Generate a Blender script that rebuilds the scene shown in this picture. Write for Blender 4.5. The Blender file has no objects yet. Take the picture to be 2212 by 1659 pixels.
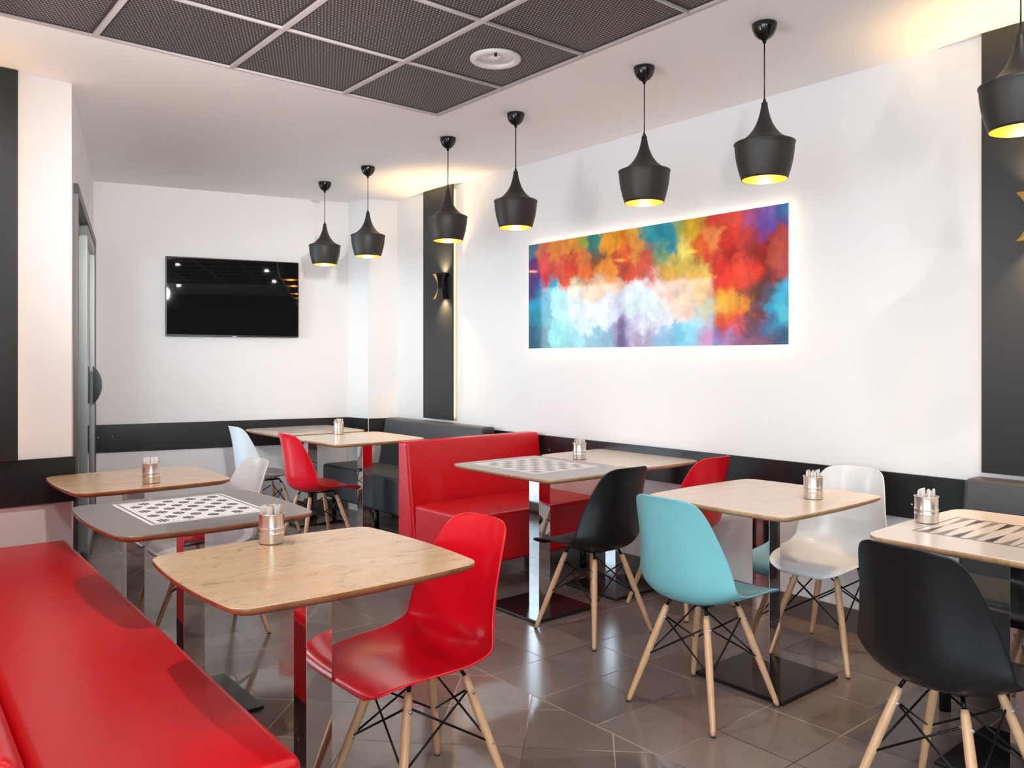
import bpy, math, random
from mathutils import Vector, Matrix, noise
random.seed(7)
PI = math.pi
C = bpy.context.scene.collection
W_PX, F_PX, HORIZON, CAM_H = 2212., 1765., 777., 1.32
YAW = math.atan((1106 + 360) / F_PX)
CEIL, WALL_X = 2.71, 3.80

# ------------------------------------------------------------------ mesh helpers
class MB:
    def __init__(s): s.v = []; s.f = []; s.m = []; s.sm = []
    def add(s, vs, fs, mi=0, smooth=False, M=None):
        o = len(s.v)
        for p in vs:
            p = Vector(p)
            s.v.append(M @ p if M is not None else p)
        for f in fs:
            s.f.append([i + o for i in f]); s.m.append(mi); s.sm.append(smooth)
        return s
    def box(s, x0, x1, y0, y1, z0, z1, mi=0, M=None):
        vs = [(x, y, z) for z in (z0, z1) for y in (y0, y1) for x in (x0, x1)]
        fs = [(0, 2, 3, 1), (4, 5, 7, 6), (0, 1, 5, 4), (2, 6, 7, 3), (0, 4, 6, 2), (1, 3, 7, 5)]
        return s.add(vs, fs, mi, False, M)
    def lathe(s, prof, n=40, mi=0, smooth=True, M=None, close=False):
        vs = []; fs = []
        for r, z in prof:
            for k in range(n):
                a = 2 * PI * k / n
                vs.append((r * math.cos(a), r * math.sin(a), z))
        for i in range(len(prof) - 1):
            for k in range(n):
                k2 = (k + 1) % n
                fs.append((i * n + k, i * n + k2, (i + 1) * n + k2, (i + 1) * n + k))
        if close:
            fs.append(tuple(range(n))[::-1]); fs.append(tuple((len(prof) - 1) * n + k for k in range(n)))
        return s.add(vs, fs, mi, smooth, M)
    def tube(s, a, b, r0, r1=None, n=10, mi=0, segs=None):
        a, b = Vector(a), Vector(b)
        r1 = r0 if r1 is None else r1
        q = (b - a).to_track_quat('Z', 'Y').to_matrix().to_4x4()
        M = Matrix.Translation(a) @ q
        L = (b - a).length
        prof = [(r0, 0), (r1, L)] if segs is None else [(r, t * L) for t, r in segs]
        return s.lathe(prof, n, mi, True, M, True)
    def prism(s, poly, z0, z1, mi=0, axis='Z', M=None, inset=None):
        """poly: CCW list of 2D points; axis Z: (x,y); axis X: poly=(y,z) swept in x; axis Y: poly=(x,z) swept in y"""
        n = len(poly)
        def P(p, t):
            if axis == 'Z': return (p[0], p[1], t)
            if axis == 'X': return (t, p[0], p[1])
            return (p[0], t, p[1])
        vs = [P(p, z0) for p in poly] + [P(p, z1) for p in poly]
        fs = [(i, (i + 1) % n, n + (i + 1) % n, n + i) for i in range(n)]
        fs += [tuple(range(n))[::-1], tuple(range(n, 2 * n))]
        return s.add(vs, fs, mi, False, M)
    def build(s, name, mats, parent=None, loc=None, fix=True):
        me = bpy.data.meshes.new(name)
        me.from_pydata([tuple(p) for p in s.v], [], s.f)
        if not isinstance(mats, (list, tuple)): mats = [mats]
        for m in mats: me.materials.append(m)
        for p, mi, sm in zip(me.polygons, s.m, s.sm):
            p.material_index = mi; p.use_smooth = sm
        me.update()
        if fix:
            import bmesh
            bm = bmesh.new(); bm.from_mesh(me); bmesh.ops.recalc_face_normals(bm, faces=bm.faces); bm.to_mesh(me); bm.free()
        o = bpy.data.objects.new(name, me); C.objects.link(o)
        if parent is not None: o.parent = parent
        if loc is not None: o.location = loc
        return o

def bevel(o, w=.004, seg=2, ang=30):
    m = o.modifiers.new('bevel', 'BEVEL'); m.width = w; m.segments = seg; m.limit_method = 'ANGLE'; m.angle_limit = math.radians(ang)
    m.harden_normals = False
    for p in o.data.polygons: p.use_smooth = True
    w2 = o.modifiers.new('wn', 'WEIGHTED_NORMAL'); w2.keep_sharp = False
    return o

def thing(name, label, cat, loc=(0, 0, 0), rz=0, group=None):
    o = bpy.data.objects.new(name, None); C.objects.link(o)
    o.empty_display_size = .1
    o.location = loc; o.rotation_euler = (0, 0, rz)
    o['label'] = label; o['category'] = cat
    if group: o['group'] = group
    return o
def tag(o, label, cat, group=None):
    o['label'] = label; o['category'] = cat
    if group: o['group'] = group
    return o
def struct(o): o['kind'] = 'structure'; return o
def dup(root, loc, rz, label, group=None):
    r = root.copy(); C.objects.link(r); r.location = loc; r.rotation_euler = (0, 0, rz); r['label'] = label
    if group: r['group'] = group
    for ch in list(root.children):
        c = ch.copy(); C.objects.link(c); c.parent = r
        for g in ch.children:
            d = g.copy(); C.objects.link(d); d.parent = c
    return r

# ------------------------------------------------------------------ materials
def lin(r, g, b):
    f = lambda c: (c / 255 / 12.92) if c / 255 <= .04045 else ((c / 255 + .055) / 1.055) ** 2.4
    return (f(r), f(g), f(b), 1)
class NT:
    def __init__(s, name):
        s.m = bpy.data.materials.new(name); s.m.use_nodes = True
        s.t = s.m.node_tree; s.n = s.t.nodes; s.l = s.t.links
        s.b = s.n['Principled BSDF']; s.out = s.n['Material Output']
    def node(s, typ, **kw):
        n = s.n.new(typ)
        for k, v in kw.items(): setattr(n, k, v)
        return n
    def link(s, a, b): s.l.new(a, b)
    def math(s, op, a, b=None, c=None):
        n = s.n.new('ShaderNodeMath'); n.operation = op
        for i, x in enumerate((a, b, c)):
            if x is None: continue
            if isinstance(x, (int, float)): n.inputs[i].default_value = x
            else: s.l.new(x, n.inputs[i])
        return n.outputs[0]
    def mix(s, fac, a, b, blend='MIX'):
        n = s.n.new('ShaderNodeMix'); n.data_type = 'RGBA'; n.blend_type = blend
        for sock, x in ((n.inputs[0], fac), (n.inputs[6], a), (n.inputs[7], b)):
            if isinstance(x, (int, float, tuple)): sock.default_value = x
            else: s.l.new(x, sock)
        return n.outputs[2]
    def coord(s, which='Object'): return s.node('ShaderNodeTexCoord').outputs[which]
    def noise(s, vec, scale, detail=3, rough=.5, dist=0):
        n = s.node('ShaderNodeTexNoise'); n.inputs['Scale'].default_value = scale; n.inputs['Detail'].default_value = detail
        n.inputs['Roughness'].default_value = rough; n.inputs['Distortion'].default_value = dist
        s.l.new(vec, n.inputs['Vector']); return n.outputs['Fac']
    def ramp(s, fac, pts):
        n = s.node('ShaderNodeValToRGB'); s.l.new(fac, n.inputs[0]); e = n.color_ramp.elements
        while len(e) < len(pts): e.new(.5)
        for el, (p, c) in zip(e, pts): el.position = p; el.color = c
        return n.outputs[0]
    def bump(s, h, strength=.1, dist=.01):
        n = s.node('ShaderNodeBump'); n.inputs['Strength'].default_value = strength; n.inputs['Distance'].default_value = dist
        s.l.new(h, n.inputs['Height']); s.l.new(n.outputs[0], s.b.inputs['Normal'])
    def set(s, **kw):
        for k, v in kw.items():
            k = {'col': 'Base Color', 'rough': 'Roughness', 'metal': 'Metallic', 'spec': 'Specular IOR Level', 'coat': 'Coat Weight', 'coatr': 'Coat Roughness', 'ior': 'IOR'}[k]
            s.b.inputs[k].default_value = v
        return s

def plain(name, col, rough=.5, metal=0, var=.06, scale=6, bump=0, bscale=60, **kw):
    n = NT(name); n.set(rough=rough, metal=metal, **kw)
    v = n.coord()
    f = n.noise(v, scale, 3)
    dark = tuple(c * (1 - var) for c in col[:3]) + (1,)
    n.link(n.mix(f, dark, col), n.b.inputs['Base Color'])
    if bump: n.bump(n.noise(v, bscale, 4), bump, .003)
    return n.m

def wood(name, a, b, knots=True, scale=1.0, rough=.32, dark=None, rot=0):
    n = NT(name); n.set(rough=rough, coat=.25, coatr=.12)
    v = n.coord()
    mp = n.node('ShaderNodeMapping'); mp.inputs['Scale'].default_value = (1.6 * scale, 6 * scale, 1); mp.inputs['Rotation'].default_value = (0, 0, rot)
    n.link(v, mp.inputs[0])
    g = n.noise(mp.outputs[0], 2.4, 5, .55, .9)
    fine = n.noise(mp.outputs[0], 26, 4, .6, .2)
    g2 = n.math('MULTIPLY_ADD', fine, .3, n.math('MULTIPLY', g, .6))
    col = n.ramp(g2, [(.28, a), (.62, b)])
    if knots:
        mp2 = n.node('ShaderNodeMapping'); mp2.inputs['Scale'].default_value = (3.0, 5.0, 1); mp2.inputs['Rotation'].default_value = (0, 0, rot + .15)
        n.link(v, mp2.inputs[0])
        k = n.noise(mp2.outputs[0], 2.6, 8, .78, 1.6)
        kf = n.ramp(k, [(.545, (0, 0, 0, 1)), (.64, (1, 1, 1, 1))])
        col = n.mix(n.math('MULTIPLY', kf, .65), col, dark or lin(132, 98, 64))
    n.link(col, n.b.inputs['Base Color'])
    return n.m

M = {}
M['wall'] = plain('white_paint', (.88, .87, .87, 1), .55, var=.015, scale=2, bump=.03, bscale=180)
M['ceil'] = plain('ceiling_paint', (.93, .915, .91, 1), .7, var=.015, scale=2)
M['black_panel'] = plain('black_laminate', lin(30, 33, 37), .38, var=.1, scale=5, bump=.05, bscale=350)
M['rail'] = plain('black_rail_laminate', lin(30, 33, 35), .28, var=.1, scale=6)
M['base'] = plain('skirting_tile', lin(105, 92, 88), .35, var=.12, scale=9)
M['red_vinyl'] = plain('red_vinyl', lin(216, 8, 26), .33, var=.06, scale=4, bump=.06, bscale=420, spec=.5)
M['red_seam'] = plain('red_piping', lin(120, 5, 15), .4)
M['dark_vinyl'] = plain('charcoal_vinyl', lin(62, 65, 70), .38, var=.08, scale=5, bump=.06, bscale=420)
M['steel_leg'] = plain('dark_steel', lin(48, 48, 50), .35, .8)
M['chrome'] = plain('mirror_chrome', (.86, .86, .87, 1), .035, 1, var=.02)
M['base_black'] = plain('black_base_plate', lin(34, 31, 31), .22, .2, var=.15)
M['wire'] = plain('black_wire', lin(18, 18, 18), .35, .6)
M['beech'] = wood('beech_wood', lin(204, 156, 114), lin(226, 184, 142), False, 3, .45)
M['tin'] = plain('brushed_tin', (.84, .80, .76, 1), .33, 1, var=.03)
_n = M['tin'].node_tree; _b = _n.nodes['Principled BSDF']; _b.inputs['Anisotropic'].default_value = .8; _b.inputs['Anisotropic Rotation'].default_value = .25
_t = _n.nodes.new('ShaderNodeTangent'); _t.direction_type = 'RADIAL'; _t.axis = 'Z'; _n.links.new(_t.outputs[0], _b.inputs['Tangent'])
M['paper'] = plain('white_paper', lin(236, 230, 226), .7)
M['paper_tan'] = plain('tan_paper', lin(214, 178, 146), .7)
M['lamp_black'] = plain('matt_black_lamp', lin(52, 47, 45), .48, .2, var=.22, scale=90)
M['gloss_black'] = plain('gloss_black', lin(16, 16, 16), .15)
M['gold'] = plain('gold_leaf', (.95, .60, .16, 1), .32, .9, var=.12, scale=20)
M['tv'] = plain('tv_plastic', lin(12, 12, 12), .3)
M['alu'] = plain('grey_aluminium', lin(160, 160, 158), .35, .5)
M['alu_dark'] = plain('dark_aluminium', lin(92, 88, 86), .4, .4)
M['rubber'] = plain('black_rubber', lin(22, 22, 22), .7)
M['white_plastic'] = plain('white_plastic', lin(235, 232, 230), .35)
M['tile_bar'] = plain('ceiling_bar_paint', lin(196, 188, 186), .5)
M['wood_dark'] = wood('oak_laminate', lin(204, 164, 120), lin(222, 188, 148), True, 1, .25)
M['wood_pale'] = wood('pale_laminate', lin(216, 194, 172), lin(228, 210, 192), False, 1.4, .27)
M['cream'] = plain('cream_laminate', lin(226, 210, 198), .25, var=.03, coat=.2)
M['grey_lam'] = plain('taupe_laminate', lin(120, 111, 106), .32, var=.08, scale=60, coat=.2)
M['grey_lam2'] = plain('pale_grey_laminate', lin(182, 182, 188), .4, var=.04)
M['white_lam'] = plain('white_laminate', lin(238, 236, 236), .4, var=.02)
M['edge_brown'] = wood('brown_edge', lin(120, 70, 42), lin(176, 118, 76), False, 2, .4)
M['edge_tan'] = wood('plywood_edge', lin(176, 132, 92), lin(214, 174, 132), False, 2, .4)
M['ink'] = plain('printed_dark_ink', lin(62, 54, 50), .35, var=.35, scale=45)
M['ink_grey'] = plain('printed_grey_ink', lin(168, 166, 168), .35, var=.3, scale=45)
M['taupe_ink'] = plain('printed_taupe_ink', lin(140, 132, 126), .35, var=.3, scale=45)
M['ground'] = plain('outdoor_paving', (.8, .79, .77, 1), .8)

def shell_mat(name, col, rough=.24):
    n = NT(name); n.set(rough=rough, spec=.5)
    v = n.coord(); f = n.noise(v, 5, 2)
    n.link(n.mix(f, tuple(c * .95 for c in col[:3]) + (1,), col), n.b.inputs['Base Color'])
    n.bump(n.noise(v, 500, 2), .02, .001)
    return n.m
M['s_red'] = shell_mat('red_plastic', lin(228, 14, 36), .24)
M['s_teal'] = shell_mat('aqua_plastic', lin(128, 198, 205), .3)
M['s_black'] = shell_mat('black_plastic', lin(17, 17, 20), .34)
M['s_white'] = shell_mat('white_shell_plastic', lin(226, 227, 230), .24)

def emis(name, col, st):
    n = NT(name); n.b.inputs['Base Color'].default_value = col
    n.b.inputs['Emission Color'].default_value = col; n.b.inputs['Emission Strength'].default_value = st
    return n.m
M['led'] = emis('warm_led', (1, .72, .40, 1), 2.0)
M['led_paint'] = emis('white_led', (1, .86, .62, 1), 2.2)
M['bulb'] = emis('warm_bulb', (1, .66, .26, 1), 34)

def glass_mat():
    n = NT('window_glass')
    tr = n.node('ShaderNodeBsdfTransparent'); tr.inputs[0].default_value = (.93, .97, .96, 1)
    gl = n.node('ShaderNodeBsdfGlossy'); gl.inputs['Roughness'].default_value = .02
    fr = n.node('ShaderNodeFresnel'); fr.inputs[0].default_value = 1.45
    mx = n.node('ShaderNodeMixShader')
    n.link(fr.outputs[0], mx.inputs[0]); n.link(tr.outputs[0], mx.inputs[1]); n.link(gl.outputs[0], mx.inputs[2]); n.link(mx.outputs[0], n.out.inputs[0])
    return n.m
M['glass'] = glass_mat()

def floor_mat():
    n = NT('floor_tiles'); v = n.coord()
    sep = n.node('ShaderNodeSeparateXYZ'); n.link(v, sep.inputs[0])
    x, y = sep.outputs[0], sep.outputs[1]
    mask = n.math('MULTIPLY', n.math('LESS_THAN', x, 2.117), n.math('LESS_THAN', y, 3.37))
    P = .304
    def grid(a, b, w):
        fa = n.math('ABSOLUTE', n.math('SUBTRACT', n.math('FRACT', a), .5)); fb = n.math('ABSOLUTE', n.math('SUBTRACT', n.math('FRACT', b), .5))
        return n.math('GREATER_THAN', n.math('MAXIMUM', fa, fb), .5 - w), n.math('FLOOR', a), n.math('FLOOR', b)
    a1 = n.math('DIVIDE', n.math('SUBTRACT', x, 2.117 - P * 30), P); b1 = n.math('DIVIDE', n.math('SUBTRACT', y, 2.076 - P * 40), P)
    g1, fa1, fb1 = grid(a1, b1, .0075)
    D = .4335
    a2 = n.math('DIVIDE', n.math('SUBTRACT', n.math('ADD', x, y), 4.357 - D * 30), D); b2 = n.math('DIVIDE', n.math('SUBTRACT', n.math('SUBTRACT', x, y), -.307 - D * 30), D)
    g2, fa2, fb2 = grid(a2, b2, .0068)
    # border joint where the two layouts meet
    bj = n.math('MULTIPLY', n.math('LESS_THAN', n.math('ABSOLUTE', n.math('SUBTRACT', x, 2.117)), .0025), 1.0)
    def sel(p, q):  # mask ? p : q
        return n.math('ADD', n.math('MULTIPLY', mask, p), n.math('MULTIPLY', n.math('SUBTRACT', 1, mask), q))
    g = n.math('MAXIMUM', sel(g2, g1), bj)
    cell = n.math('ADD', n.math('MULTIPLY', sel(fa2, fa1), 12.9898), n.math('MULTIPLY', sel(fb2, fb1), 78.233))
    rnd = n.math('FRACT', n.math('MULTIPLY', n.math('SINE', cell), 43758.5))
    nz = n.noise(v, 3.5, 5, .6, .5); nf = n.noise(v, 40, 4)
    t = n.math('ADD', n.math('MULTIPLY', rnd, .35), n.math('ADD', n.math('MULTIPLY', nz, .5), n.math('MULTIPLY', nf, .25)))
    tile = n.ramp(t, [(.25, lin(104, 92, 88)), (.85, lin(142, 127, 121))])
    gn = n.noise(v, 1.7, 2)
    grout = n.ramp(gn, [(.45, lin(70, 60, 56)), (.6, lin(176, 160, 148))])
    n.link(n.mix(g, tile, grout), n.b.inputs['Base Color'])
    r = n.math('ADD', sel(.055, .20), n.math('MULTIPLY', nf, .03))
    n.link(n.math('MAXIMUM', r, n.math('MULTIPLY', g, .5)), n.b.inputs['Roughness'])
    n.link(n.math('ADD', .5, n.math('MULTIPLY', mask, .1)), n.b.inputs['Specular IOR Level'])
    n.bump(n.math('SUBTRACT', n.math('MULTIPLY', nf, .05), g), .15, .001)
    return n.m
M['floor'] = floor_mat()

def ceiling_tile_mat():
    n = NT('perforated_metal'); n.set(rough=.5, metal=.1)
    v = n.coord(); sep = n.node('ShaderNodeSeparateXYZ'); n.link(v, sep.inputs[0])
    P = .0152
    row = n.math('DIVIDE', sep.outputs[1], P)
    par = n.math('MULTIPLY', n.math('FRACT', n.math('MULTIPLY', n.math('FLOOR', row), .5)), 1.0)   # 0 or .5
    a = n.math('SUBTRACT', n.math('FRACT', n.math('ADD', n.math('DIVIDE', sep.outputs[0], P), par)), .5)
    b = n.math('SUBTRACT', n.math('FRACT', row), .5)
    d = n.math('SQRT', n.math('ADD', n.math('MULTIPLY', a, a), n.math('MULTIPLY', b, b)))
    hole = n.math('LESS_THAN', d, .235)
    # plain margin round every 0.6 m tile
    mx = n.math('ABSOLUTE', n.math('SUBTRACT', n.math('FRACT', n.math('DIVIDE', n.math('SUBTRACT', sep.outputs[0], 2.65 - 5.95), .595)), .5))
    my = n.math('ABSOLUTE', n.math('SUBTRACT', n.math('FRACT', n.math('DIVIDE', n.math('SUBTRACT', sep.outputs[1], 3.857 - 11.9), .595)), .5))
    inn = n.math('LESS_THAN', n.math('MAXIMUM', mx, my), .455)
    n.link(n.mix(n.math('MULTIPLY', hole, inn), lin(50, 44, 44), lin(176, 166, 164)), n.b.inputs['Base Color'])
    return n.m
M['perf'] = ceiling_tile_mat()

# ------------------------------------------------------------------ camera
cam = bpy.data.cameras.new('camera'); co = bpy.data.objects.new('camera', cam); C.objects.link(co)
co.location = (0, 0, CAM_H); co.rotation_euler = (PI / 2, 0, -YAW)
cam.sensor_width = 36; cam.lens = F_PX / W_PX * 36; cam.shift_y = -(829.5 - HORIZON) / W_PX; cam.clip_start = .02
bpy.context.scene.camera = co
FW = Vector((math.sin(YAW), math.cos(YAW))); RT = Vector((math.cos(YAW), -math.sin(YAW)))

# ------------------------------------------------------------------ room shell
XL, YB = -4.2, -4.6
NB = Vector((-.2351, -.9720, 0)); BA = Vector((1.558, 6.968, 0)); BB = Vector((3.505, 6.497, 0)); BD = (BB - BA).normalized()
DA = Vector((.923, 4.581, 0)); DB = Vector((1.557, 6.969, 0)); DD = (DB - DA).normalized(); DN = Vector((DD.y, -DD.x, 0))   # door wall, DN into room

fl = MB().box(XL - .1, WALL_X + .1, YB - .1, 7.3, -.05, 0).build('floor', M['floor']); struct(fl)
o = MB().box(WALL_X, WALL_X + .12, YB, 7.3, -.05, 2.9).build('wall_right', M['wall']); struct(o)
def slab(a, b, z0, z1, t, nrm):   # vertical slab from a to b, thickness t away from nrm
    q = [a, b, b - nrm * t, a - nrm * t]
    return [(p.x, p.y) for p in q], z0, z1
mb = MB(); p, z0, z1 = slab(BA - BD * .3, BB + BD * .6, -.05, 2.9, .12, NB); mb.prism(p, z0, z1)
struct(mb.build('wall_back', M['wall']))
# boxed column in the far right corner
mb = MB(); mb.prism([(3.49, 6.62), (3.511, 6.492), (3.56, 6.235), (3.80, 6.15), (3.82, 6.62)], 0, 2.72); struct(mb.build('wall_corner', M['wall']))
# door wall with opening (2.2 m wide)
DL = (DB - DA).length; d0, d1, DH = .13, 2.36, 2.235
mb = MB()
def dslab(s0, s1, za, zb, t=.2):
    a, b = DA + DD * s0, DA + DD * s1
    q = [a, b, b - DN * t, a - DN * t]; mb.prism([(k.x, k.y) for k in q], za, zb)
dslab(0, d0, -.05, 2.9); dslab(d1, DL + .15, -.05, 2.9); dslab(d0, d1, DH, 2.9)
struct(mb.build('wall_left', M['wall']))
# pillar wall on the left, partition behind the red bench
mb = MB(); mb.prism([(-.4, 4.566), (.60, 4.572), (.923, 4.581), (.90, 4.80), (-.4, 4.80)], -.05, 2.9); struct(mb.build('wall_pillar', M['wall']))
mb = MB(); mb.prism([(-.02, 1.55), (.05, 1.55), (.13, 4.60), (.04, 4.60)], -.05, 2.9); struct(mb.build('wall_partition', M['wall']))
mb = MB(); mb.box(XL, .05, 1.55, 1.67, -.05, 2.9); struct(mb.build('wall_side', M['wall']))
mb = MB(); rx0, rx1, rz0, rz1 = -4.0, -1.1, .25, 2.5
mb.box(XL, rx0, YB - .12, YB, -.05, 2.9); mb.box(rx1, WALL_X, YB - .12, YB, -.05, 2.9); mb.box(rx0, rx1, YB - .12, YB, -.05, rz0); mb.box(rx0, rx1, YB - .12, YB, rz1, 2.9)
struct(mb.build('wall_rear', M['wall']))
w = MB(); t = .05  # unseen rear window, added to throw more daylight on the back wall
for q in ((rx0, rx1, rz0, rz0 + t), (rx0, rx1, rz1 - t, rz1), (rx0, rx0 + t, rz0, rz1), (rx1 - t, rx1, rz0, rz1), ((rx0 + rx1) / 2 - t / 2, (rx0 + rx1) / 2 + t / 2, rz0, rz1)):
    w.box(q[0], q[1], YB - .10, YB - .04, q[2], q[3])
wo = struct(w.build('window_1', M['alu_dark'])); MB().box(rx0 + t, rx1 - t, YB - .075, YB - .069, rz0 + t, rz1 - t).build('pane', M['glass'], wo)
clad = plain('brown_cladding', lin(58, 46, 38), .5, var=.2, scale=8)
struct(MB().box(rx1 + .02, WALL_X - .02, YB, YB + .02, .01, CEIL - .01).build('trim_6', clad))
struct(MB().box(WALL_X - .02, WALL_X, YB + .02, -1.5, .12, CEIL - .01).build('trim_7', clad))
# storefront side wall with three large windows behind the camera
mb = MB(); wy = [(-4.2, -2.55), (-2.35, -.65), (-.45, 1.3)]; wz0, wz1 = .15, 2.58
mb.box(XL - .14, XL, YB, 1.6, -.05, wz0); mb.box(XL - .14, XL, YB, 1.6, wz1, 2.9)
for a, b in ((YB, -4.2), (-2.55, -2.35), (-.65, -.45), (1.3, 1.67)): mb.box(XL - .14, XL, a, b, wz0, wz1)
struct(mb.build('wall_storefront', M['wall']))
for k, (a, b) in enumerate(wy):
    w = MB(); t = .05
    for q in ((a, b, wz0, wz0 + t), (a, b, wz1 - t, wz1), (a, a + t, wz0, wz1), (b - t, b, wz0, wz1), ((a + b) / 2 - t / 2, (a + b) / 2 + t / 2, wz0, wz1)):
        w.box(XL - .10, XL - .04, *q)
    wo = struct(w.build('window_%d' % (k + 2), M['alu_dark']))
    MB().box(XL - .075, XL - .069, a + t, b - t, wz0 + t, wz1 - t).build('pane', M['glass'], wo)

# ceiling: plaster field round a recessed metal tile field
TX1, TY1, TP = 2.65, 3.857, .595
TX0, TY0 = TX1 - 7 * TP, TY1 - 10 * TP
mb = MB()
mb.box(XL - .1, WALL_X + .1, TY1, 7.4, CEIL, CEIL + .04); mb.box(TX1, WALL_X + .1, YB, TY1, CEIL, CEIL + .04)
mb.box(XL - .1, TX0, YB, TY1, CEIL, CEIL + .04); mb.box(TX0, TX1, YB, TY0, CEIL, CEIL + .04)
mb.box(XL - .2, WALL_X + .2, YB - .2, 7.5, CEIL + .04, CEIL + .16)
ceil = struct(mb.build('ceiling', M['ceil']))
MB().box(TX0, TX1, TY0, TY1, CEIL + .010, CEIL + .02).build('metal_tiles', M['perf'], ceil)
mb = MB()
for k in range(8):
    x = TX1 - k * TP; w = .0105
    mb.box(x - w, x + w, TY0, TY1, CEIL - .001, CEIL + .012)
for k in range(11):
    y = TY1 - k * TP; mb.box(TX0, TX1, y - .006, y + .006, CEIL - .0006, CEIL + .012)
mb.build('tile_grid_bar', M['tile_bar'], ceil)

# skirtings and dado rails
def rail_on(a, b, z0, z1, t, nrm, name, mat):
    q = [a + nrm * .002, b + nrm * .002, b + nrm * t, a + nrm * t]
    m = MB(); m.prism([(k.x, k.y) for k in q], z0, z1); o = m.build(name, mat); struct(o); bevel(o, .002, 1); return o
V = lambda x, y, z=0: Vector((x, y, z))
rail_on(V(WALL_X, YB), V(WALL_X, 6.14), 0, .115, .012, V(-1, 0), 'baseboard_right', M['base'])
rail_on(BA, BB, 0, .1, .012, NB, 'baseboard_back', M['base'])
rail_on(V(-.3, 4.566), V(.915, 4.578), 0, .1, .012, V(0, -1), 'baseboard_pillar', M['base'])
r1 = rail_on(V(WALL_X, -1.48), V(WALL_X, 6.12), .595, .797, .02, V(-1, 0), 'trim_1', M['rail'])
r2 = rail_on(BA + BD * .015, BB, .595, .812, .02, NB, 'trim_2', M['rail'])
n1 = Vector((3.511 - 3.56, 0, 0)); e1 = (V(3.56, 6.235) - V(3.511, 6.492)).normalized(); nn1 = V(-e1.y * -1, 0); nn1 = V(e1.y, -e1.x) * 1
nn1 = nn1 if nn1.x < 0 else -nn1
rail_on(V(3.511, 6.492), V(3.56, 6.235), .595, .812, .016, nn1, 'trim_3', M['rail'])
e2 = (V(3.80, 6.15) - V(3.56, 6.235)).normalized(); nn2 = V(e2.y, -e2.x); nn2 = nn2 if nn2.y < 0 else -nn2
rail_on(V(3.565, 6.233), V(3.795, 6.152), .595, .812, .016, nn2, 'trim_4', M['rail'])
r5 = rail_on(V(-.3, 4.566), V(.935, 4.575), .612, .835, .022, V(0, -1), 'trim_5', M['rail'])
def screws(par, pts, nrm):
    for p in pts:
        m = MB(); q = nrm.to_track_quat('Z', 'Y').to_matrix().to_4x4()
        m.lathe([(.0055, 0), (.0045, .002), (.0001, .0025)], 12, M=Matrix.Translation(p) @ q); m.build('screw', M['chrome'], par)
screws(r2, [BA + BD * s + NB * .02 + V(0, 0, .715) for s in (.03, .13, 1.02, 1.9)], NB)
screws(r1, [V(WALL_X - .02, y, z) for y, z in ((4.15, .70), (2.55, .66), (1.7, .66))], V(-1, 0))

# sliding glass door in the left wall
def DP(s, n, z): return DA + DD * s + DN * n + V(0, 0, z)
def dbar(mb, s0, s1, na, nb, za, zb):
    q = [DP(s0, na, 0), DP(s1, na, 0), DP(s1, nb, 0), DP(s0, nb, 0)]; mb.prism([(k.x, k.y) for k in q], za, zb)
mb = MB(); t = .055
for a in ((d0, d0 + t, -.06, .022, 0, DH), (d1 - t, d1, -.06, .022, 0, DH), (d0, d1, -.06, .022, DH - t, DH), (d0, d1, -.06, .01, 0, .03)): dbar(mb, *a)
door = struct(mb.build('door_1', M['alu_dark']))
mid = (d0 + d1) / 2
for (a, b, n) in ((d0 + t, mid + .04, -.045), (mid - .04, d1 - t, -.005)):
    l = MB(); w = .07
    for q in ((a, a + w, n - .02, n + .02, .03, DH - t), (b - w, b, n - .02, n + .02, .03, DH - t), (a, b, n - .02, n + .02, DH - t - w, DH - t), (a, b, n - .02, n + .02, .03, .03 + w)): dbar(l, *q)
    lo = l.build('door_leaf', M['alu'], door)
    g = MB(); dbar(g, a + w, b - w, n - .004, n + .004, .03 + w, DH - t - w); g.build('pane', M['glass'], lo)
h = MB(); hs = d1 - .30; nn = 12; ring = []
for k in range(nn + 1):
    u = k / nn; ring.append((.018 + .055 * math.sin(PI * u) ** .7, 1.0 + .27 * u))
vs = []
for a_, z_ in ring: vs += [tuple(DP(hs - .02, a_, z_)), tuple(DP(hs + .02, a_, z_)), tuple(DP(hs + .02, .012, z_)), tuple(DP(hs - .02, .012, z_))]
fs = []
for k in range(nn):
    for q in range(4): fs.append((k * 4 + q, k * 4 + (q + 1) % 4, k * 4 + 4 + (q + 1) % 4, k * 4 + 4 + q))
fs += [(0, 1, 2, 3), tuple(nn * 4 + q for q in (3, 2, 1, 0))]
h.add(vs, fs)
h.build('door_handle', M['gloss_black'], door)

# outdoors seen through the glass: paved terrace and a slatted screen
g = MB().box(-14, 14, -12, 16, -.16, -.06).build('ground', M['ground']); struct(g)
mb = MB()
for k in range(14):
    q = DP(1.2, -1.6, 0)
    dbar(mb, -.3, 3.4, -1.62, -1.58, .08 + k * .085, .08 + k * .085 + .07)
for s in (-.2, 1.5, 3.2): dbar(mb, s, s + .06, -1.66, -1.62, -.06, 1.3)
sc = mb.build('slatted_screen', plain('white_slats', (.8, .82, .84, 1), .5)); tag(sc, 'white horizontal slat screen outside the glass door', 'screen')

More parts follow.
